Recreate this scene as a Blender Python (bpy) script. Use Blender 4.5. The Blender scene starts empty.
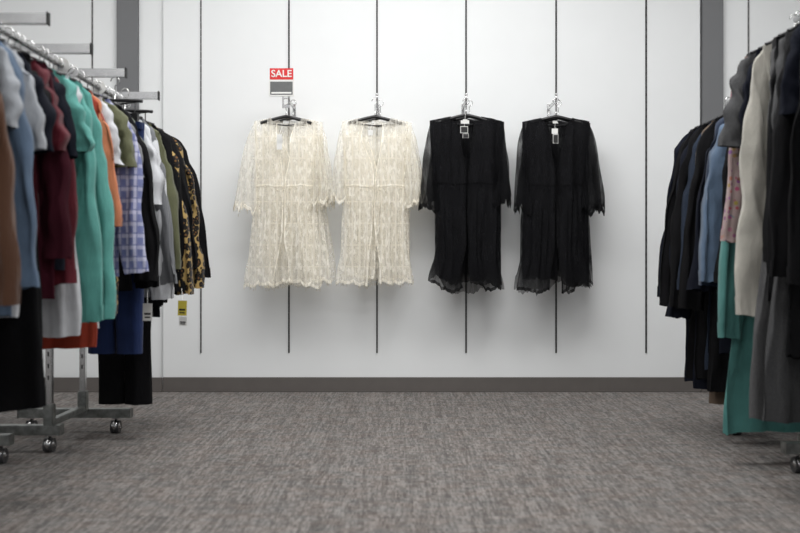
import bpy, bmesh, math, random
from mathutils import Vector, noise, Matrix
random.seed(7)
scene=bpy.context.scene
scene.view_settings.view_transform='Standard'
try: scene.cycles.transparent_max_bounces=32
except Exception: pass
F=889.0; H=0.88; WALL=6.13

# ---------------------------------------------------------------- helpers
def link(ob,parent=None):
    scene.collection.objects.link(ob)
    if parent: ob.parent=parent
    return ob
def srgb(r,g,b):
    f=lambda c:(c/255/12.92) if c/255<=0.04045 else ((c/255+0.055)/1.055)**2.4
    return (f(r),f(g),f(b),1)
def newmat(name):
    m=bpy.data.materials.new(name); m.use_nodes=True
    nt=m.node_tree; nt.nodes.clear()
    out=nt.nodes.new('ShaderNodeOutputMaterial')
    return m,nt,out
def N(nt,t,**kw):
    n=nt.nodes.new(t)
    for k,v in kw.items(): setattr(n,k,v)
    return n
def coords(nt,scale=(1,1,1),src='Object'):
    tc=N(nt,'ShaderNodeTexCoord'); mp=N(nt,'ShaderNodeMapping')
    mp.inputs['Scale'].default_value=scale
    nt.links.new(tc.outputs[src],mp.inputs['Vector'])
    return mp.outputs['Vector']
def tex_noise(nt,vec,scale,detail=3,rough=.5):
    n=N(nt,'ShaderNodeTexNoise'); n.inputs['Scale'].default_value=scale
    n.inputs['Detail'].default_value=detail; n.inputs['Roughness'].default_value=rough
    nt.links.new(vec,n.inputs['Vector']); return n.outputs['Fac']
def ramp(nt,fac,stops,interp='LINEAR'):
    r=N(nt,'ShaderNodeValToRGB'); r.color_ramp.interpolation=interp
    el=r.color_ramp.elements
    while len(el)<len(stops): el.new(.5)
    for e,(p,c) in zip(el,stops): e.position=p; e.color=c
    nt.links.new(fac,r.inputs['Fac']); return r.outputs['Color']
def mixc(nt,fac,a,b,mode='MIX'):
    m=N(nt,'ShaderNodeMix',data_type='RGBA',blend_type=mode)
    for s,v in ((m.inputs[0],fac),(m.inputs[6],a),(m.inputs[7],b)):
        if hasattr(v,'is_linked'): nt.links.new(v,s)
        else: s.default_value=v
    return m.outputs[2]
def math_(nt,op,a,b=None):
    m=N(nt,'ShaderNodeMath',operation=op)
    for i,v in enumerate((a,b)):
        if v is None: continue
        if isinstance(v,(int,float)): m.inputs[i].default_value=v
        else: nt.links.new(v,m.inputs[i])
    return m.outputs[0]
def g(v): return (v,v,v,1)
def princ(nt,out,color,rough=.8,metal=0,bump=None,bstr=.2,bdist=.002,sheen=0,spec=.5):
    p=N(nt,'ShaderNodeBsdfPrincipled')
    if isinstance(color,tuple): p.inputs['Base Color'].default_value=color
    else: nt.links.new(color,p.inputs['Base Color'])
    p.inputs['Roughness'].default_value=rough; p.inputs['Metallic'].default_value=metal
    p.inputs['Specular IOR Level'].default_value=spec
    if sheen: p.inputs['Sheen Weight'].default_value=sheen
    if bump is not None:
        b=N(nt,'ShaderNodeBump'); b.inputs['Strength'].default_value=bstr; b.inputs['Distance'].default_value=bdist
        nt.links.new(bump,b.inputs['Height']); nt.links.new(b.outputs[0],p.inputs['Normal'])
    nt.links.new(p.outputs[0],out.inputs['Surface']); return p

# ---------------------------------------------------------------- materials
def m_simple(name,c,rough=.6,metal=0,nscale=40,var=.12):
    m,nt,out=newmat(name); v=coords(nt); n=tex_noise(nt,v,nscale)
    dark=tuple(x*(1-var) for x in c[:3])+(1,); lite=tuple(min(1,x*(1+var)) for x in c[:3])+(1,)
    princ(nt,out,ramp(nt,n,[(.3,dark),(.7,lite)]),rough,metal,n,.1,.001); return m
wall_m=m_simple('wall_paint',(0.775,0.79,0.795,1),.5,0,3,.012)
ceil_m=m_simple('ceiling_tile',(.7,.7,.69,1),.9,0,60,.05)
trimgrey=m_simple('grey_trim_paint',srgb(108,109,111),.6,0,5,.03)
basem=m_simple('rubber_baseboard',srgb(92,87,84),.55,0,10,.05)
chrome=m_simple('chrome',(.60,.60,.60,1),.22,1,30,.05)
chromed=m_simple('worn_steel',(.26,.27,.26,1),.42,1,25,.35)
slotm=m_simple('slot_dark',(.02,.02,.02,1),.7,.2,30,.1)
slotl=m_simple('slot_metal',(.30,.30,.30,1),.45,.6,30,.1)
slotmid=m_simple('slot_mid',(.07,.07,.07,1),.5)
blackp=m_simple('black_plastic',(.006,.006,.007,1),.35)
whitep=m_simple('white_card',(.70,.70,.68,1),.5,0,30,.02)
redp=m_simple('sale_red',srgb(200,26,30),.5,0,30,.03)
greyp=m_simple('sign_grey',srgb(92,94,94),.5,0,30,.1)
yellowp=m_simple('yellow_card',srgb(200,184,70),.5,0,30,.03)
rubber=m_simple('caster_rubber',(.05,.05,.052,1),.35)

def m_carpet():
    m,nt,out=newmat('carpet')
    def cells(sx,sy):
        v=coords(nt,(sx,sy,1))
        vm=N(nt,'ShaderNodeVectorMath',operation='FLOOR'); nt.links.new(v,vm.inputs[0])
        sep=N(nt,'ShaderNodeSeparateXYZ'); nt.links.new(vm.outputs[0],sep.inputs[0])
        cmb=N(nt,'ShaderNodeCombineXYZ'); nt.links.new(sep.outputs[0],cmb.inputs[0]); nt.links.new(sep.outputs[1],cmb.inputs[1])
        wn=N(nt,'ShaderNodeTexWhiteNoise',noise_dimensions='2D'); nt.links.new(cmb.outputs[0],wn.inputs['Vector'])
        return wn.outputs['Value']
    a=cells(165,26); b=cells(60,120); c2=cells(82,5); c3=cells(5,40)
    n=tex_noise(nt,coords(nt,(1,1,1)),300,2,.7)
    d=tex_noise(nt,coords(nt,(1,1,1)),1.3,3,.6)
    s=math_(nt,'MULTIPLY',a,.26)
    for q,w in ((b,.20),(c2,.18),(c3,.07),(n,.29)): s=math_(nt,'ADD',s,math_(nt,'MULTIPLY',q,w))
    col=ramp(nt,s,[(.25,srgb(70,67,66)),(.5,srgb(106,102,100)),(.75,srgb(144,140,137))])
    col=mixc(nt,math_(nt,'MULTIPLY',d,.35),col,srgb(101,96,93))
    f=tex_noise(nt,coords(nt,(8,14,1)),1,2,.5)
    col=mixc(nt,.05,col,ramp(nt,f,[(.35,srgb(96,122,128)),(.5,srgb(130,120,110)),(.65,srgb(160,120,90))]))
    princ(nt,out,col,.97,0,s,.45,.004,0,.2); return m
carpet=m_carpet()

def m_fabric(name,rgb,kind='plain'):
    m,nt,out=newmat(name); c=srgb(*rgb)
    v=coords(nt); n=tex_noise(nt,v,9,4); fine=tex_noise(nt,v,350,2)
    wr=tex_noise(nt,coords(nt,(16,16,5)),1,4,.6)
    bump=math_(nt,'ADD',math_(nt,'MULTIPLY',fine,.12),wr); bs=.65; bd=.016
    dark=tuple(x*.8 for x in c[:3])+(1,); lite=tuple(min(1,x*1.12) for x in c[:3])+(1,)
    col=ramp(nt,n,[(.3,dark),(.7,lite)])
    if kind=='knit':
        w=N(nt,'ShaderNodeTexWave',bands_direction='X'); w.inputs['Scale'].default_value=60; w.inputs['Distortion'].default_value=.6
        nt.links.new(v,w.inputs['Vector']); bump=math_(nt,'ADD',math_(nt,'MULTIPLY',w.outputs['Fac'],.12),wr)
        col=mixc(nt,math_(nt,'MULTIPLY',w.outputs['Fac'],.3),dark,lite)
    if kind=='plaid':
        sx=N(nt,'ShaderNodeSeparateXYZ'); nt.links.new(v,sx.inputs[0])
        def band(ax,sc,lo):
            return math_(nt,'GREATER_THAN',math_(nt,'FRACT',math_(nt,'MULTIPLY',sx.outputs[ax],sc)),lo)
        c2=srgb(200,200,218); c3=srgb(60,72,130)
        col=mixc(nt,math_(nt,'MULTIPLY',band(0,30,.55),.6),col,c2)
        col=mixc(nt,math_(nt,'MULTIPLY',band(2,20,.55),.5),col,c2)
        col=mixc(nt,math_(nt,'MULTIPLY',band(2,20,.86),.6),col,c3)
        col=mixc(nt,math_(nt,'MULTIPLY',band(0,30,.86),.6),col,c3)
    if kind=='leopard':
        vo=N(nt,'ShaderNodeTexVoronoi'); vo.inputs['Scale'].default_value=38; nt.links.new(v,vo.inputs['Vector'])
        col=ramp(nt,vo.outputs['Distance'],[(0,srgb(100,68,35)),(.24,srgb(15,12,10)),(.58,srgb(165,138,86))],'CONSTANT')
    if kind=='floral':
        vo=N(nt,'ShaderNodeTexVoronoi'); vo.inputs['Scale'].default_value=40; nt.links.new(v,vo.inputs['Vector'])
        k=ramp(nt,vo.outputs['Distance'],[(0,g(1)),(.36,g(0))],'CONSTANT')
        col=mixc(nt,k,col,mixc(nt,.2,srgb(120,60,70),vo.outputs['Color']))
    if kind=='denim':
        w=N(nt,'ShaderNodeTexWave',bands_direction='DIAGONAL'); w.inputs['Scale'].default_value=200; nt.links.new(v,w.inputs['Vector'])
        col=mixc(nt,math_(nt,'MULTIPLY',w.outputs['Fac'],.2),col,srgb(90,105,125))
    if kind=='marl':
        col=mixc(nt,fine,dark,mixc(nt,.2,lite,g(.5)))
    lum=max(c[:3])
    princ(nt,out,col,.92,0,bump,bs,bd,.08 if lum>.05 else 0,.25 if lum>.05 else .12); return m

def m_lace(name,lo,hi,trl=.22):
    m,nt,out=newmat(name); v=coords(nt); sx=N(nt,'ShaderNodeSeparateXYZ'); nt.links.new(v,sx.inputs[0])
    vo=N(nt,'ShaderNodeTexVoronoi',feature='DISTANCE_TO_EDGE'); vo.inputs['Scale'].default_value=1
    nt.links.new(coords(nt,(85,10,75)),vo.inputs['Vector'])
    thread=math_(nt,'LESS_THAN',vo.outputs['Distance'],.13)
    motif=tex_noise(nt,coords(nt,(64,8,20)),1,3,.6)
    blob=ramp(nt,motif,[(.44,g(0)),(.60,g(1))])
    colw=math_(nt,'GREATER_THAN',math_(nt,'FRACT',math_(nt,'MULTIPLY',sx.outputs[0],21)),.74)
    row=math_(nt,'GREATER_THAN',math_(nt,'FRACT',math_(nt,'MULTIPLY',sx.outputs[2],7.0)),.94)
    solid=math_(nt,'MAXIMUM',math_(nt,'MAXIMUM',math_(nt,'MULTIPLY',thread,.6),blob),math_(nt,'MAXIMUM',math_(nt,'MULTIPLY',colw,.8),math_(nt,'MULTIPLY',row,.8)))
    yoke=ramp(nt,math_(nt,'ADD',sx.outputs[2],.5),[(.36,g(0)),(.40,g(1))])
    hem=ramp(nt,math_(nt,'ADD',sx.outputs[2],1.5),[(.42,g(1)),(.60,g(0))])
    a=math_(nt,'ADD',math_(nt,'MULTIPLY',solid,hi-lo),lo)
    a=math_(nt,'SUBTRACT',a,math_(nt,'MULTIPLY',yoke,.12))
    a=math_(nt,'MAXIMUM',math_(nt,'SUBTRACT',a,math_(nt,'MULTIPLY',hem,.10)),.04)
    col=mixc(nt,blob,(.90,.85,.74,1),(.98,.95,.87,1))
    d=N(nt,'ShaderNodeBsdfDiffuse'); t=N(nt,'ShaderNodeBsdfTranslucent'); tr=N(nt,'ShaderNodeBsdfTransparent')
    b=N(nt,'ShaderNodeBump'); b.inputs['Strength'].default_value=.5; b.inputs['Distance'].default_value=.004
    nt.links.new(motif,b.inputs['Height'])
    for q in (d,t): nt.links.new(col,q.inputs['Color']); nt.links.new(b.outputs[0],q.inputs['Normal'])
    mx=N(nt,'ShaderNodeMixShader'); mx.inputs[0].default_value=trl
    nt.links.new(d.outputs[0],mx.inputs[1]); nt.links.new(t.outputs[0],mx.inputs[2])
    m2=N(nt,'ShaderNodeMixShader'); nt.links.new(a,m2.inputs[0])
    nt.links.new(tr.outputs[0],m2.inputs[1]); nt.links.new(mx.outputs[0],m2.inputs[2])
    nt.links.new(m2.outputs[0],out.inputs['Surface']); return m
def m_sheer(name,rgb,a0,a1,hemfade=0):
    m,nt,out=newmat(name); v=coords(nt); sx=N(nt,'ShaderNodeSeparateXYZ'); nt.links.new(v,sx.inputs[0])
    n=tex_noise(nt,coords(nt,(44,8,8)),1,4,.65)
    a=ramp(nt,n,[(.38,g(a0)),(.58,g(a1))])
    if hemfade:
        hem=ramp(nt,math_(nt,'ADD',sx.outputs[2],1.5),[(.34,g(1)),(.52,g(0))])
        a=math_(nt,'SUBTRACT',a,math_(nt,'MULTIPLY',hem,hemfade))
    p=N(nt,'ShaderNodeBsdfPrincipled'); p.inputs['Base Color'].default_value=srgb(*rgb)
    p.inputs['Roughness'].default_value=.85; p.inputs['Specular IOR Level'].default_value=.15
    tr=N(nt,'ShaderNodeBsdfTransparent'); m2=N(nt,'ShaderNodeMixShader')
    nt.links.new(a,m2.inputs[0]); nt.links.new(tr.outputs[0],m2.inputs[1]); nt.links.new(p.outputs[0],m2.inputs[2])
    nt.links.new(m2.outputs[0],out.inputs['Surface']); return m
lace=m_lace('cream_lace',.20,.66); lace_s=m_lace('cream_lace_sleeve',.14,.48); lace_trim=m_lace('cream_lace_trim',.5,.95)
blk_body=m_sheer('black_lace_body',(12,12,15),.78,.98,.28)
blk_slv=m_sheer('black_chiffon_sleeve',(14,14,17),.48,.72)
blk_trim=m_sheer('black_lace_trim',(10,10,12),.5,.9)

# ---------------------------------------------------------------- mesh helpers
def finish(bm,name,mats,parent=None,smooth=True,loc=(0,0,0),rotz=0,roty=0):
    me=bpy.data.meshes.new(name); bm.to_mesh(me); bm.free()
    for m in mats: me.materials.append(m)
    ob=bpy.data.objects.new(name,me); link(ob,parent)
    ob.location=loc; ob.rotation_euler=(0,roty,rotz); return ob
def addbox(bm,c,s,mat=0,bev=0):
    r=bmesh.ops.create_cube(bm,size=1)
    vs=r['verts']
    for v in vs: v.co=Vector((c[0]+v.co.x*s[0],c[1]+v.co.y*s[1],c[2]+v.co.z*s[2]))
    fs=set(f for v in vs for f in v.link_faces)
    for f in fs: f.material_index=mat
    if bev:
        es=set(e for v in vs for e in v.link_edges)
        r=bmesh.ops.bevel(bm,geom=list(es),offset=bev,segments=2,affect='EDGES')
        for f in r['faces']: f.material_index=mat
def ball(bm,c,r,mat=0,u=12,w=8):
    q=bmesh.ops.create_uvsphere(bm,u_segments=u,v_segments=w,radius=r,matrix=Matrix.Translation(c))
    for f in set(f for v in q['verts'] for f in v.link_faces): f.smooth=True; f.material_index=mat
def box(name,c,s,mat,parent=None,bev=0):
    bm=bmesh.new(); addbox(bm,(0,0,0),s,0,bev)
    return finish(bm,name,[mat],parent,False,c)
def tube(bm,pts,r,seg=8,mat=0):
    pts=[Vector(p) for p in pts]; rings=[]
    for i,p in enumerate(pts):
        t=(pts[min(i+1,len(pts)-1)]-pts[max(i-1,0)]).normalized()
        up=Vector((0,1,0)) if abs(t.y)<.9 else Vector((1,0,0))
        a=t.cross(up).normalized(); b=t.cross(a)
        rings.append([bm.verts.new(p+a*math.cos(k/seg*math.tau)*r+b*math.sin(k/seg*math.tau)*r) for k in range(seg)])
    for i in range(len(rings)-1):
        for k in range(seg):
            f=bm.faces.new((rings[i][k],rings[i][(k+1)%seg],rings[i+1][(k+1)%seg],rings[i+1][k])); f.material_index=mat; f.smooth=True
    for rg in (rings[0],rings[-1]):
        f=bm.faces.new(rg); f.material_index=mat
def gridsurf(bm,fn,nu,nv,mat,closed=True):
    rows=[[bm.verts.new(fn(i/nu,j/nv)) for i in range(nu if closed else nu+1)] for j in range(nv+1)]
    for j in range(nv):
        for i in range(nu):
            a=rows[j]; b=rows[j+1]; k=(i+1)%nu if closed else i+1
            f=bm.faces.new((a[i],a[k],b[k],b[i])); f.material_index=mat; f.smooth=True
def sm(a,b,x):
    t=max(0,min(1,(x-a)/(b-a))); return t*t*(3-2*t)
def nz(x,y,z): return noise.noise(Vector((x,y,z)))

# ---------------------------------------------------------------- garments
def hanger(bm,W,mat,hook_h=.10,slope=.28,mchrome=None,thick=.008,frac=.95):
    pts=[(0,0,-.01),(0,0,.035)]
    for k in range(0,11):
        a=math.radians(-90+k*27)
        pts.append((.021*math.cos(a),0,hook_h-.021+.021*math.sin(a)))
    tube(bm,pts,.0028,6,mchrome if mchrome is not None else mat)
    w=W*frac
    arc=[(w*s/8,0,-slope*w*abs(s/8)**1.15-.010) for s in range(-8,9)]
    tube(bm,arc,thick,6,mat)
    tube(bm,[(-w*.95,0,-slope*w-.010),(0,0,-slope*w-.025),(w*.95,0,-slope*w-.010)],.004,6,mat)
def garment(name,loc,W=.21,L=.75,hem=.24,T=.035,slv=(.55,.11,.10),mats=None,seed=0,rotz=0,roty=0,
            amp=.012,freq=9,slope=.30,neck=.075,vneck=.07,tag=None,collar=False,hook=.10,nu=48,nv=36,skew=0):
    bm=bmesh.new(); sd=seed*7.31+3
    def body(u,v):
        th=u*math.tau; c=math.cos(th); s=math.sin(th)
        cc=math.copysign(abs(c)**.75,c)
        side=-1 if s<0 else 1
        w=W*(1-sm(0,.25,v)*.10)+(hem-W*.9)*sm(.15,1,v)
        x=w*cc
        zt=-slope*abs(x)-.25*max(0,abs(x)-W*.8)
        if abs(x)<neck: zt-=(vneck if s<0 else .012)*(1-(abs(x)/neck)**2)
        hz=-L+.014*nz(x*9,side*2,sd)
        z=zt*(1-v)+hz*v
        t=.010+T*sm(0,.2,v)
        f=nz(c*w*freq*1.3+sd,s*2.2+sd,z*1.1)+.5*nz(c*w*freq*3+sd,s*3,z*2.2+sd)+.25*nz(x*9+sd,s,z*9)
        k=amp*sm(.02,.5,v)
        y=t*math.copysign(abs(s)**.8,s)+side*f*k*2.2*(abs(s)**.5)
        x+=f*k*1.1
        x+=nz(z*4+sd,side,0)*.016*v+skew*v
        return (x,y,z)
    gridsurf(bm,body,nu,nv,0)
    sl,cuff,outw=slv
    if sl>0:
        for sx in (-1,1):
            arm=.20; zs=-slope*W-.05*W; bend=random.uniform(-.02,.03)
            def sleeve(u,v,sx=sx):
                ph=u*math.tau
                p0=Vector((W*.94,0,zs)); p2=Vector((W+outw,0,-sl)); p1=Vector((W+outw*.85,0,zs-.06))
                up=p0*(1-v)**2+p1*2*v*(1-v)+p2*v*v
                q0=Vector((W*.78,0,zs-arm)); q2=Vector((W+outw-cuff*2,0,-sl-.008))
                lo=q0*(1-v)+q2*v
                mid=(up+lo)/2; hf=(up-lo)/2
                th=.008+.026*sm(0,.3,v)
                n=nz(math.cos(ph)*2.2+sd*sx,math.sin(ph)*2.2,v*2.2+sd)+.6*nz(math.cos(ph)*1.2+sd*sx,ph*.0+v*9,sd)
                p=mid+hf*math.cos(ph)*(1+.26*n*sm(0,.3,v))
                p.y=th*math.sin(ph)+n*.028*sm(0,.4,v)-bend*math.sin(v*3)
                p.x+=nz(v*6,sd,sx)*.018*sm(0,.3,v)
                p.z+=.012*nz(math.cos(ph)*2,sd,3)*v
                p.x*=sx
                return p
            gridsurf(bm,sleeve,24,34,1)
            if sl>.6:
                def cf(u,v,sx=sx):
                    p=Vector(sleeve(u,.965+.035*v)); p.x+=sx*.003*math.cos(u*math.tau); return p
                gridsurf(bm,cf,24,2,1)
    if collar:
        tube(bm,[(neck*math.cos(a),.03*math.sin(a)-.005,-slope*neck+(-.03 if math.sin(a)<0 else .012)*abs(math.sin(a))) for a in [k/20*math.tau for k in range(21)]],.009,6,0)
    hanger(bm,W,2,hook,slope,3)
    if tag:
        for (tx,tz,tw,thh,mi) in tag:
            yy=-T-.045
            addbox(bm,(tx,yy,tz),(tw,.002,thh),mi)
            addbox(bm,(tx,yy-.0015,tz-thh*.1),(tw*.7,.001,thh*.12),6)
            addbox(bm,(tx,yy-.0015,tz-thh*.3),(tw*.6,.001,thh*.08),6)
            tube(bm,[(tx,yy,tz+thh/2-.004),(tx*.97,yy+.02,tz+thh/2+.06)],.0012,4,4)
    ms=[mats[0],mats[1] if len(mats)>1 else mats[0],blackp,chrome,whitep,yellowp,slotm]
    return finish(bm,name,ms,None,True,loc,rotz,roty)

def kimono(name,loc,W,L,hem,slvL,slvR,mats,seed,rotz=0,lacy=True,slope=.2,hook=.1,skew=0,waist=.36,tags=(),gap0=.035,T=.035,ragged=.0,flare=0):
    """open-front kimono robe: back panel, two front panels, bell sleeves, waist tie, hem trim"""
    bm=bmesh.new(); sd=seed*5.77+1; neck=.10
    def hemz(x,side):
        h=.018*nz(x*7,side*2,sd)*2
        if lacy: h-=.018*abs(math.sin(x*46+seed))+.010*nz(x*160,side,sd)
        else: h+=ragged*(nz(x*8,side*3,sd*1.3)*2-.2)-.008*abs(math.sin(x*90))+.012*nz(x*90,side,sd)
        return h
    def P(x_n,side,z_v,off=0):
        v=z_v; wv=waist/L
        w=W*(1-.09*sm(0,wv,v))+(hem-W*.91)*sm(wv*.9,1,v)+flare*sm(.80,1,v)
        x=w*x_n
        zt=-slope*abs(x)
        if abs(x)<neck: zt-=(.055 if side<0 else .03)*(1-(abs(x)/neck)**2)**.5
        z=zt*(1-v)+(-L+hemz(x,side))*v
        s=max(0,1-x_n*x_n)**.5
        t=.010+T*sm(0,.15,v)*(1+.35*sm(wv,1,v))
        g1=sm(wv-.02,wv+.2,v)
        f=.55*nz(x_n*w*16+sd,side*3+sd,z*1.0)+g1*(.8*nz(x_n*hem*34+sd,side*5,z*.7+sd)+.35*nz(x_n*hem*70,side*2+sd,z*1.5))
        y=side*(t*s+f*.036*min(1,s*2))
        x+=f*.014*(1+2*(1-s)*g1)
        return Vector((x+skew*v,y+off*side,z))
    gridsurf(bm,lambda u,v:P(2*u-1,1,v),90,64,0,False)
    def gp(v):
        return gap0*(2.1-2.0*sm(0,waist/L,v)+.9*sm(waist/L,1,v))/max(W,.1)
    def fl(u,v):
        a=gp(v)*(1+.8*nz(v*5,sd,0)); return P(-1+(1-a)*u,-1,v)
    def fr(u,v):
        a=gp(v)*(1+.8*nz(v*5,sd,4)); return P(a*.8+(1-a*.8)*u,-1,v)
    gridsurf(bm,fl,46,64,0,False); gridsurf(bm,fr,46,64,0,False)
    for fn,e in ((fl,1),(fr,0)):
        def edge(u,v,fn=fn,e=e):
            uu=e-(.04*u if e else -.04*u); p=Vector(fn(uu,v)); p.y-=.003; return p
        gridsurf(bm,edge,3,64,5,False)
        def wb(u,v,fn=fn):
            p=Vector(fn(u,(waist-.005+.010*v)/L)); p.y-=.005; p.z=p.z*.35-(waist-.005+.010*v)*.65; return p
        gridsurf(bm,wb,46,2,5,False)
        def hb(u,v,fn=fn):
            p=Vector(fn(u,.980+.020*v)); p.y-=.004; return p
        gridsurf(bm,hb,46,2,5,False)
    if lacy:
        for k in range(60):
            xn=-.97+1.94*k/59; p=P(xn,-1,1.0)
            q=p+Vector((random.uniform(-.004,.004),0,-random.uniform(.008,.022)))
            tube(bm,[p,q],.0016,4,5)
    yk=-T-.03
    for sx in (-1,1):
        tube(bm,[(sx*.004,yk,-waist),(sx*.02,yk-.004,-waist-.05),(sx*.016,yk-.003,-waist-.13),(sx*.03,yk-.003,-waist-.2)],.0018,5,5)
    for k in range(-4,5):
        p=P(k/4.6,-1,waist/L); ball(bm,p+Vector((0,-.006,0)),.005,5,6,4)
    for sx,(sl,drop,outw) in ((-1,slvL),(1,slvR)):
        zs=-slope*W
        def sleeve(u,v,sx=sx,sl=sl,drop=drop,outw=outw):
            ph=u*math.tau
            p0=Vector((W*.95,0,zs)); p2=Vector((W+outw,0,-sl)); p1=Vector((W+outw*.55,0,zs-.10))
            up=p0*(1-v)**2+p1*2*v*(1-v)+p2*v*v
            q0=Vector((W*.80,0,zs-.26)); q2=Vector((W+outw-drop,0,-sl-.03)); q1=Vector((W*.92,0,-sl*.75))
            lo=q0*(1-v)**2+q1*2*v*(1-v)+q2*v*v
            mid=(up+lo)/2; hf=(up-lo)/2; c=math.cos(ph)
            th=.008+.03*sm(0,.5,v)
            n=nz(c*3.2+sd*sx,math.sin(ph)*2,v*1.4+sd)
            n2=nz(c*7+sd*sx,math.sin(ph)*3,v*1.0+sd)
            p=mid+hf*c*(1+.22*n*v)
            p.y=th*math.sin(ph)+(n*.038+n2*.022)*sm(0,.5,v)
            p.z+=v**4*(.03*n2*2+((-.016*abs(math.sin(c*6+seed))) if lacy else (.07*nz(c*2.5,math.sin(ph),sd))))
            p.x=(p.x+nz(v*4,sd,sx)*.014*v)*sx
            return p
        gridsurf(bm,sleeve,40,36,1)
        def cf(u,v): 
            p=Vector(sleeve(u,.965+.035*v)); p.y*=1.04; return p
        gridsurf(bm,cf,40,3,5)
        if lacy:
            for k in range(26):
                p=Vector(sleeve(k/26,1.0)); tube(bm,[p,p+Vector((0,0,-random.uniform(.008,.022)))],.0016,4,5)
    addbox(bm,(0,T*.3,-.045),(.04,.002,.018),4)
    hanger(bm,W,2,hook,slope+.06,3,.011,.80)
    for (tx,tz,tw,thh,mi,rr) in tags:
        yy=-T-.05-(.003 if mi==6 else 0)
        addbox(bm,(tx,yy,tz),(tw,.002,thh),mi)
        tube(bm,[(tx,yy,tz+thh/2-.004),(tx*.6,yy+.03,tz+thh/2+.05)],.0012,4,4)
    ms=[mats[0],mats[1],blackp,chrome,whitep,mats[2],slotm]
    return finish(bm,name,ms,None,True,loc,rotz)

def trousers(name,loc,W,L,mat,seed=0,rotz=0,drop=.12):
    bm=bmesh.new(); sd=seed*3.3
    for sx in (-1,1):
        def leg(u,v,sx=sx):
            th=u*math.tau; c=math.cos(th); s=math.sin(th)
            w=W*.52*(1-.12*v); n=nz(c*1.5+sx*9,s*1.5+sd,v*3)
            return (sx*W*.47+w*c+n*.012,.028*s*(1+.5*v)+n*.018,-drop-L*v)
        gridsurf(bm,leg,24,30,0)
    addbox(bm,(0,0,-drop-.015),(W*1.95,.05,.04),0,.006)
    hanger(bm,W,2,.10,.05,3)
    for sx in (-1,1): addbox(bm,(sx*W*.7,0,-drop+.02),(.03,.03,.06),2,.004)
    for sx in (-1,1): tube(bm,[(sx*W*.7,0,-.02),(sx*W*.7,0,-drop+.03)],.003,6,3)
    return finish(bm,name,[mat,mat,blackp,chrome],None,True,loc,rotz)

# ---------------------------------------------------------------- room
def px(x,d): return (x-400)*d/F
def pz(y,d): return H-(y-264)*d/F
RX=6.0; CZ=3.7
box('floor',(0,1.5,-.05),(2*RX,12,.1),carpet)
box('ceiling',(0,1.5,CZ+.05),(2*RX,12,.1),ceil_m)
box('wall_back',(0,WALL+.13,CZ/2),(2*RX,.2,CZ),wall_m)
pl,pr=px(163,WALL),px(700,WALL)
box('wall_back_panel',((pl+pr)/2,WALL+.015,CZ/2),(pr-pl,.03,CZ),wall_m,None,.002)
box('wall_left',(-RX-.1,1.5,CZ/2),(.2,12,CZ),wall_m)
box('wall_right',(RX+.1,1.5,CZ/2),(.2,12,CZ),wall_m)
def strip(name,x0,x1):
    a,b=px(x0,WALL),px(x1,WALL)
    box(name,((a+b)/2,WALL+.01,CZ/2+.05),(b-a,.04,CZ-.1),trimgrey,None,.002)
strip('trim_1',117,138); strip('trim_2',702,723)
def baseb(name,a,b,yf):
    bm=bmesh.new()
    addbox(bm,(0,0,0),(b-a,.012,.10),0,.003)
    addbox(bm,(0,-.004,-.044),(b-a,.018,.012),0,.003)
    finish(bm,name,[basem],None,False,((a+b)/2,yf-.006,.05))
baseb('baseboard_back',pl,pr,WALL-.001); baseb('baseboard_left',-RX,pl,WALL-.012); baseb('baseboard_right',pr,RX,WALL-.012)

for i,(x,kind) in enumerate([(91,0),(201,0),(289,1),(377,1),(466,1),(556,1),(646,2),(750,0)]):
    bm=bmesh.new(); X=px(x,WALL); z0=pz(353,WALL); hh=CZ-.05-z0
    yf=0 if pl<X<pr else .03
    addbox(bm,(-.0045,0,hh/2),(.002,.005,hh),1); addbox(bm,(.0045,0,hh/2),(.002,.005,hh),1)
    addbox(bm,(0,0.002,hh/2),(.0075,.004,hh),0)
    for k in range(int(hh/.05)):
        addbox(bm,(0,-.0003,k*.05+.03),(.007 if kind!=2 else .011,.001,.016 if kind==2 else .006),1)
    ms={0:[slotmid,slotl],1:[slotm,slotmid],2:[slotmid,slotm]}[kind]
    finish(bm,'slotted_standard',ms,None,False,(X,WALL+yf-.003,z0))

# ---------------------------------------------------------------- wall faceouts
def faceout(x,z):
    bm=bmesh.new()
    addbox(bm,(0,-.004,-.01),(.02,.006,.09),0,.002)
    addbox(bm,(0,-.15,0),(.010,.29,.020),0,.003)
    tube(bm,[(0,-.29,0),(0,-.303,.012),(0,-.308,.035)],.006,8,0)
    ball(bm,(0,-.308,.042),.010)
    for k in range(4): tube(bm,[(-.008,-.07-.05*k,.010),(.008,-.07-.05*k,.010)],.003,6,0)
    finish(bm,'faceout_hook',[chrome],None,True,(x,WALL-.001,z))
KY=[WALL-.13,WALL-.185,WALL-.245]
d0=KY[2]
def wx(x): return px(x,d0)
def wz(y): return pz(y,d0)
ztop=wz(115); Lk=ztop-wz(284)
ZH=pz(104,WALL-.2)
for xx in (289,377,466,556): faceout(px(xx,WALL-.3),ZH)
HK=ZH+.012+.018-ztop
lm=[lace,lace_s,lace_trim]; bmz=[blk_body,blk_slv,blk_trim]
kimono('lace_kimono',(wx(286),KY[2],ztop),.21,Lk,.215,(.60,.17,.132),(.56,.12,.065),lm,1,.03,hook=HK,skew=-.02,waist=.46,flare=.035,tags=[(-.035,-.19,.035,.10,4,0),(-.03,-.185,.03,.03,4,0)])
kimono('lace_kimono',(wx(292),KY[1],ztop),.20,Lk-.02,.23,(.55,.10,.05),(.58,.12,.075),lm,2,-.05,hook=HK,skew=.05,waist=.46)
kimono('lace_kimono',(wx(375),KY[2],ztop),.22,Lk-.01,.205,(.55,.14,.075),(.58,.15,.098),lm,3,.04,hook=HK,skew=-.012,waist=.46,flare=.035,tags=[(-.03,-.13,.03,.035,4,0)])
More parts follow.
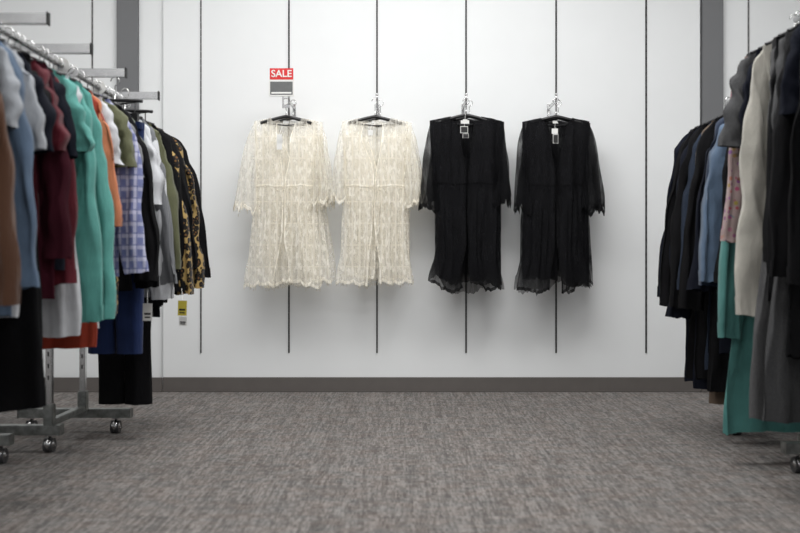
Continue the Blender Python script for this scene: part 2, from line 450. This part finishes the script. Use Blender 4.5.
kimono('lace_kimono',(wx(380),KY[1],ztop),.21,Lk-.05,.21,(.53,.10,.06),(.55,.12,.09),lm,4,-.04,hook=HK,waist=.46)
kimono('black_kimono',(wx(466),KY[2],ztop+.01),.24,Lk+.01,.20,(.61,.17,.070),(.58,.17,.055),bmz,5,.02,False,hook=HK-.01,waist=.45,ragged=.055,flare=.045,gap0=.03,tags=[(-.015,-.07,.055,.022,4,0),(-.02,-.12,.05,.045,4,0),(-.02,-.12,.042,.036,6,0),(-.01,-.16,.04,.03,4,0),(-.01,-.16,.034,.024,6,0)])
kimono('black_kimono',(wx(470),KY[1],ztop+.01),.23,Lk-.02,.20,(.56,.12,.05),(.55,.12,.045),bmz,6,-.04,False,hook=HK-.01,waist=.45,ragged=.06)
kimono('black_kimono',(wx(556),KY[2],ztop),.22,Lk+.01,.21,(.61,.17,.074),(.62,.18,.105),bmz,7,-.03,False,hook=HK,skew=-.02,waist=.45,ragged=.055,flare=.045,gap0=.03,tags=[(-.02,-.12,.04,.035,4,0),(-.015,-.17,.035,.06,4,0),(-.015,-.17,.029,.052,6,0)])
kimono('black_kimono',(wx(560),KY[1],ztop),.215,Lk-.02,.225,(.58,.12,.06),(.60,.13,.08),bmz,8,.05,False,hook=HK,waist=.45,ragged=.06)

# ---------------------------------------------------------------- sale sign
sg=bpy.data.objects.new('sale_sign',None); link(sg)
ds=WALL-.33; sg.location=(px(281.5,ds),ds,pz(88,ds))
k=ds/F
box('holder_frame',(0,0,0),(25*k,.006,17*k),whitep,sg,.002)
box('price_panel',(0,-.004,-.2*k),(22.5*k,.002,13*k),greyp,sg)
box('price_text_band',(0,-.0055,-5*k),(20*k,.001,1.6*k),whitep,sg)
box('red_header',(0,0,14*k),(23.5*k,.004,11.5*k),redp,sg,.001)
box('stem',(1.5*k,.004,-14*k),(.012,.006,12*k),chrome,sg)
box('clip',(4.5*k,.01,-18*k),(.05,.02,.02),chrome,sg,.003)
fc=bpy.data.curves.new('sale_lettering','FONT'); fc.body='SALE'; fc.size=9.8*k; fc.align_x='CENTER'; fc.align_y='CENTER'; fc.extrude=.0008; fc.offset=.0010
fo=bpy.data.objects.new('sale_lettering',fc); link(fo,sg); fo.location=(0,-.0035,14*k); fo.rotation_euler=(math.pi/2,0,0); fc.materials.append(whitep)

# ---------------------------------------------------------------- racks
def caster(bm,x,y,ztop):
    r=.033
    for s in (-1,1):
        c=bmesh.ops.create_cone(bm,cap_ends=True,segments=24,radius1=r,radius2=r,depth=.018,
            matrix=Matrix.Translation((x+s*.012,y,r))@Matrix.Rotation(math.pi/2,4,'Y'))
        for f in set(f for v in c['verts'] for f in v.link_faces): f.material_index=1
    ball(bm,(x,y-.01,r+.006),.026,0,14,8)
    tube(bm,[(x,y+.0,r+.02),(x,y+.012,ztop)],.008,8,0)
    addbox(bm,(x,y+.008,ztop-.006),(.036,.036,.008),0,.002)
    tube(bm,[(x-.026,y,r),(x+.026,y,r)],.006,8,0)
def rack(bases,posts,topbars,rail,zr=1.745):
    bm=bmesh.new(); zb=.105
    for x0,x1,y,cs in bases:
        addbox(bm,((x0+x1)/2,y,zb),(x1-x0,.055,.045),2,.004)
        for s in (x0,x1): addbox(bm,(s,y,zb),(.006,.06,.05),2,.002)
        for cx in cs: caster(bm,cx,y,zb-.02)
    a,b=bases[0],bases[1]; xm=posts[0][0]
    addbox(bm,(xm,(a[2]+b[2])/2,zb+.03),(.04,abs(b[2]-a[2]),.03),2,.004)
    for x,y in posts:
        addbox(bm,(x,y,(zb+zr)/2),(.03,.03,zr-zb),0,.003)
        addbox(bm,(x,y,zb+.06),(.045,.045,.12),2,.004)
        for k in range(24): addbox(bm,(x,y-.0155,.35+k*.055),(.006,.002,.02),3)
    for x0,x1,y in topbars:
        addbox(bm,((x0+x1)/2,y,zr+.02),(x1-x0,.022,.04),0,.003)
        tip=x1 if abs(x1)<abs(x0) else x0
        addbox(bm,(tip,y,zr+.02),(.006,.028,.048),3,.002)
    x,y0,y1=rail
    tube(bm,[(x,y0,zr-.01),(x,y1,zr-.01)],.013,12,0)
    return finish(bm,'clothing_rack',[chrome,rubber,chromed,slotm],None,False)
ZR=1.745; ZR2=1.92
XL=-1.46; XR=1.74; XR2=1.67
rack([(-1.98,-1.40,4.63,[-1.48,-1.92]),(-2.1,-1.585,4.16,[-1.64,-2.02])],[(-1.64,4.16),(-1.64,4.60)],
     [(-1.66,-1.27,4.68),(-1.66,-1.27,4.12)],(XL,4.0,4.78))
rack([(-2.2,-1.72,3.93,[-1.765,-2.14]),(-2.2,-1.72,2.4,[-1.78,-2.14])],[(-1.96,3.90),(-1.96,2.42)],
     [(-1.97,-1.27,3.66),(-1.97,-1.27,3.21),(-1.97,-1.27,2.5)],(XL,2.2,3.9))
rack([(1.68,2.2,4.58,[1.73,2.14]),(1.76,2.2,3.90,[1.82,2.14])],[(1.90,4.55),(1.90,3.92)],
     [(1.74,2.05,4.66),(1.74,2.05,3.95)],(XR,3.82,4.75))
rack([(1.62,2.3,3.75,[1.68,2.24]),(1.82,2.3,2.4,[1.86,2.24])],[(2.0,3.72),(2.0,2.45)],
     [(XR2,2.08,3.4),(XR2,2.08,2.6)],(XR2,2.2,3.75),ZR2)

FM={}
def fm(key,rgb,kind='plain'):
    if key not in FM: FM[key]=m_fabric('fabric_'+key,rgb,kind)
    return FM[key]
black=fm('black',(14,14,16)); black2=fm('black_knit',(19,19,21),'knit'); navy=fm('navy',(19,22,32)); navy2=fm('dark_denim',(28,34,46),'denim')
leo=fm('leopard',(190,160,100),'leopard'); olive=fm('olive',(90,92,68)); greyk=fm('grey_knit',(112,114,118),'knit'); marl=fm('grey_marl',(100,102,106),'marl')
white=fm('white',(194,196,200)); sage=fm('sage_grey',(108,113,105)); plaid=fm('plaid',(112,120,166),'plaid'); orange=fm('peach',(188,118,84))
mint=fm('mint',(88,154,146)); burg=fm('burgundy',(84,21,33)); burg2=fm('wine',(56,17,28)); bluegrey=fm('blue_grey',(84,102,124)); brown=fm('brown_knit',(86,58,42),'knit')
royal=fm('royal_blue',(28,44,84)); rust=fm('rust',(148,54,34)); teal=fm('teal',(72,122,118)); cream=fm('cream',(180,177,168)); floral=fm('floral',(160,140,138),'floral')
charcoal=fm('charcoal',(37,38,41),'marl'); tan=fm('tan',(84,71,60)); greyt=fm('grey_trouser',(60,60,62),'marl'); dkblue=fm('dusty_navy',(42,52,70)); ltgrey=fm('light_grey',(150,154,160))

cnt=[0]
def hang(kind,side,d,mat,L,sl=.55,out=.12,dx=0,W=None,cuff=.055,zt=None,hem=None,amp=.018,tag=None,rmax=.13):
    cnt[0]+=1; s=cnt[0]
    zr=ZR if (side<0 or d>3.8) else ZR2
    x=(XL if side<0 else (XR if d>3.8 else XR2))+dx
    z=zr-.085
    rz=random.uniform(-rmax,rmax); ry=random.uniform(-.03,.03)
    if side>0: ry*=.3
    W=W or random.uniform(.20,.225)
    if kind=='trousers': return trousers(kind,(x,d,z),W,L,mat,s,rz)
    return garment(kind,(x,d,z),W=W,L=L,hem=hem or W*1.10,T=.026,slv=(sl,cuff,out),mats=[mat,mat],seed=s+20,rotz=rz,roty=ry,amp=amp,freq=10,slope=.32,
        hook=.101,tag=tag,collar=(kind in('shirt','cardigan','jacket')))
T1=[(.405,-.99,.045,.075,5),(.41,-1.055,.04,.045,4)]
T2=[(.31,-1.00,.045,.08,4)]
Lft=[
 ('blouse',4.74,black,.92,.86,.22),('blouse',4.68,leo,.98,.90,.21),('cardigan',4.61,black2,1.05,.80,.215),('blouse',4.55,leo,.98,.92,.215,T1),
 ('blouse',4.49,black,1.0,.92,.16),('sweater',4.43,olive,.86,.80,.155),('trousers',4.46,black,1.36,0,0,.08,.15),
 ('sweater',4.37,greyk,.95,.88,.155),('blouse',4.30,white,1.00,.94,.165),('t_shirt',4.23,white,.95,.50,.13,T2),('trousers',4.18,royal,1.08,0,0,.12,.14),('sweater',4.15,sage,.88,.8,.13),
 ('jacket',4.05,black,.86,.88,.16),('jacket',3.98,black2,.90,.86,.15),('t_shirt',3.92,leo,1.0,.45,.10),('sweater',3.87,marl,1.0,.40,.12),
 ('shirt',3.80,plaid,.84,.82,.135),('t_shirt',3.74,olive,.72,.36,.15),('t_shirt',3.70,white,1.04,.36,.09),('blouse',3.64,orange,.72,.62,.125),
 ('t_shirt',3.60,rust,1.12,.38,.06),('sweater',3.50,mint,.92,1.0,.10),('sweater',3.42,mint,.90,1.0,.095),('t_shirt',3.37,white,1.06,.36,.06),('t_shirt',3.31,mint,.75,.36,.10),
 ('sweater',3.24,burg,.80,.84,.10),('t_shirt',3.18,navy,.80,.40,.105),('sweater',3.12,burg2,.90,.76,.075),('t_shirt',3.07,burg,.82,.38,.105),
 ('dress',2.99,black,1.27,.34,.05),('t_shirt',2.95,navy,.80,.40,.10),('t_shirt',2.91,white,.95,.38,.07),('t_shirt',2.85,ltgrey,.75,.42,.105),
 ('shirt',2.78,bluegrey,.95,.86,.105),('t_shirt',2.72,ltgrey,.82,.36,.10),('blouse',2.64,black,1.25,.60,.08),('cardigan',2.58,brown,.95,.90,.125),('dress',2.48,black,1.3,.4,.08)]
for e in Lft:
    kind,d,mat,L,sl,out=e[:6]
    if kind=='trousers': hang(kind,-1,d,mat,L,dx=e[6],W=e[7])
    else: hang(kind,-1,d,mat,L,sl,out+random.uniform(-.01,.01),tag=e[6] if len(e)>6 else None,cuff=.075 if kind=='t_shirt' else .05)
Rgt=[
 ('jacket',4.70,navy,1.40,.95,.16),('cardigan',4.63,black,1.38,1.0,.17),('jacket',4.56,navy,1.42,1.05,.16),('cardigan',4.49,black,1.36,1.0,.165),('shirt',4.42,navy2,1.3,.9,.15),
 ('cardigan',4.35,tan,1.46,.8,.12),('cardigan',4.29,black,1.40,1.0,.155),('shirt',4.21,navy,1.2,.9,.16),('shirt',4.14,dkblue,1.1,.88,.15),('shirt',4.06,bluegrey,1.05,.86,.155),
 ('blouse',4.0,black,1.0,.86,.12),('dress',3.93,teal,1.52,1.1,.15,.33),('blouse',3.86,charcoal,1.0,.46,.09),('blouse',3.76,floral,1.05,.86,.075),('t_shirt',3.71,charcoal,.9,.46,.10),
 ('sweater',3.64,navy,1.0,.50,.07),('cardigan',3.57,cream,1.34,1.16,.108),('dress',3.50,greyt,1.56,.5,.02,.30),('jacket',3.44,black,1.1,.95,.025),('cardigan',3.38,charcoal,1.55,.9,.035,.29),('cardigan',3.31,black,1.30,1.0,.085),
 ('cardigan',3.24,black2,1.3,1.0,.10),('t_shirt',3.17,navy,.7,.42,.09),('jacket',3.10,black,1.35,1.02,.10),('dress',3.02,black,1.6,.8,.08,.28),('dress',2.94,black,1.6,.7,.08,.28),('dress',2.84,navy,1.5,.5,.08)]
for e in Rgt:
    kind,d,mat,L,sl,out=e[:6]
    hang(kind,1,d,mat,L,sl,out+random.uniform(-.006,.006),hem=e[6] if len(e)>6 else None,cuff=.075 if kind=='t_shirt' else .055,W=.212)

def divider(x,y,z,mat):
    bm=bmesh.new(); n=28
    inner=[bm.verts.new((.013*math.cos(i/n*math.tau),0,.013*math.sin(i/n*math.tau))) for i in range(n)]
    outer=[bm.verts.new((.036*math.cos(i/n*math.tau),0,.036*math.sin(i/n*math.tau))) for i in range(n)]
    for i in range(n): bm.faces.new((inner[i],inner[(i+1)%n],outer[(i+1)%n],outer[i]))
    r=bmesh.ops.extrude_face_region(bm,geom=bm.faces[:])
    for v in [q for q in r['geom'] if isinstance(q,bmesh.types.BMVert)]: v.co.y+=.003
    finish(bm,'size_divider_ring',[mat],None,False,(x,y,z))
for y,m in ((4.3,whitep),(3.83,whitep),(3.12,whitep)): divider(XL,y,ZR-.01,m)

# ---------------------------------------------------------------- lights
def troffer(x,y,p,sx=1.2,sy=.6):
    e=bpy.data.objects.new('ceiling_light',None); link(e); e.location=(x,y,CZ)
    bm=bmesh.new()
    for s in (-1,1):
        addbox(bm,(s*(sx/2+.02),0,-.02),(.04,sy+.08,.04),0,.003); addbox(bm,(0,s*(sy/2+.02),-.02),(sx+.08,.04,.04),0,.003)
    finish(bm,'light_frame',[whitep],e,False)
    l=bpy.data.lights.new('light_panel','AREA'); l.shape='RECTANGLE'; l.size=sx; l.size_y=sy; l.energy=p; l.color=(1,.995,.985)
    o=bpy.data.objects.new('light_panel',l); link(o,e); o.location=(0,0,-.03)
troffer(0,4.0,138,2.8,1.2)
for x in (-3,3): troffer(x,3.9,26)
for x in (-2.6,0,2.6):
    troffer(x,1.2,30 if x==0 else 26); troffer(x,-1.6,34)
w=bpy.data.worlds.new('World'); scene.world=w; w.use_nodes=True
bg=w.node_tree.nodes['Background']; bg.inputs[0].default_value=(.95,.97,1,1); bg.inputs[1].default_value=.64

# ---------------------------------------------------------------- camera
cd=bpy.data.cameras.new('camera'); cam=bpy.data.objects.new('camera',cd); link(cam)
cam.location=(0,0,H); cam.rotation_euler=(math.pi/2,0,0)
cd.lens=F/800*36; cd.sensor_width=36; cd.shift_y=-2.5/800
cd.dof.use_dof=True; cd.dof.focus_distance=WALL-.15; cd.dof.aperture_fstop=2.2
scene.camera=cam
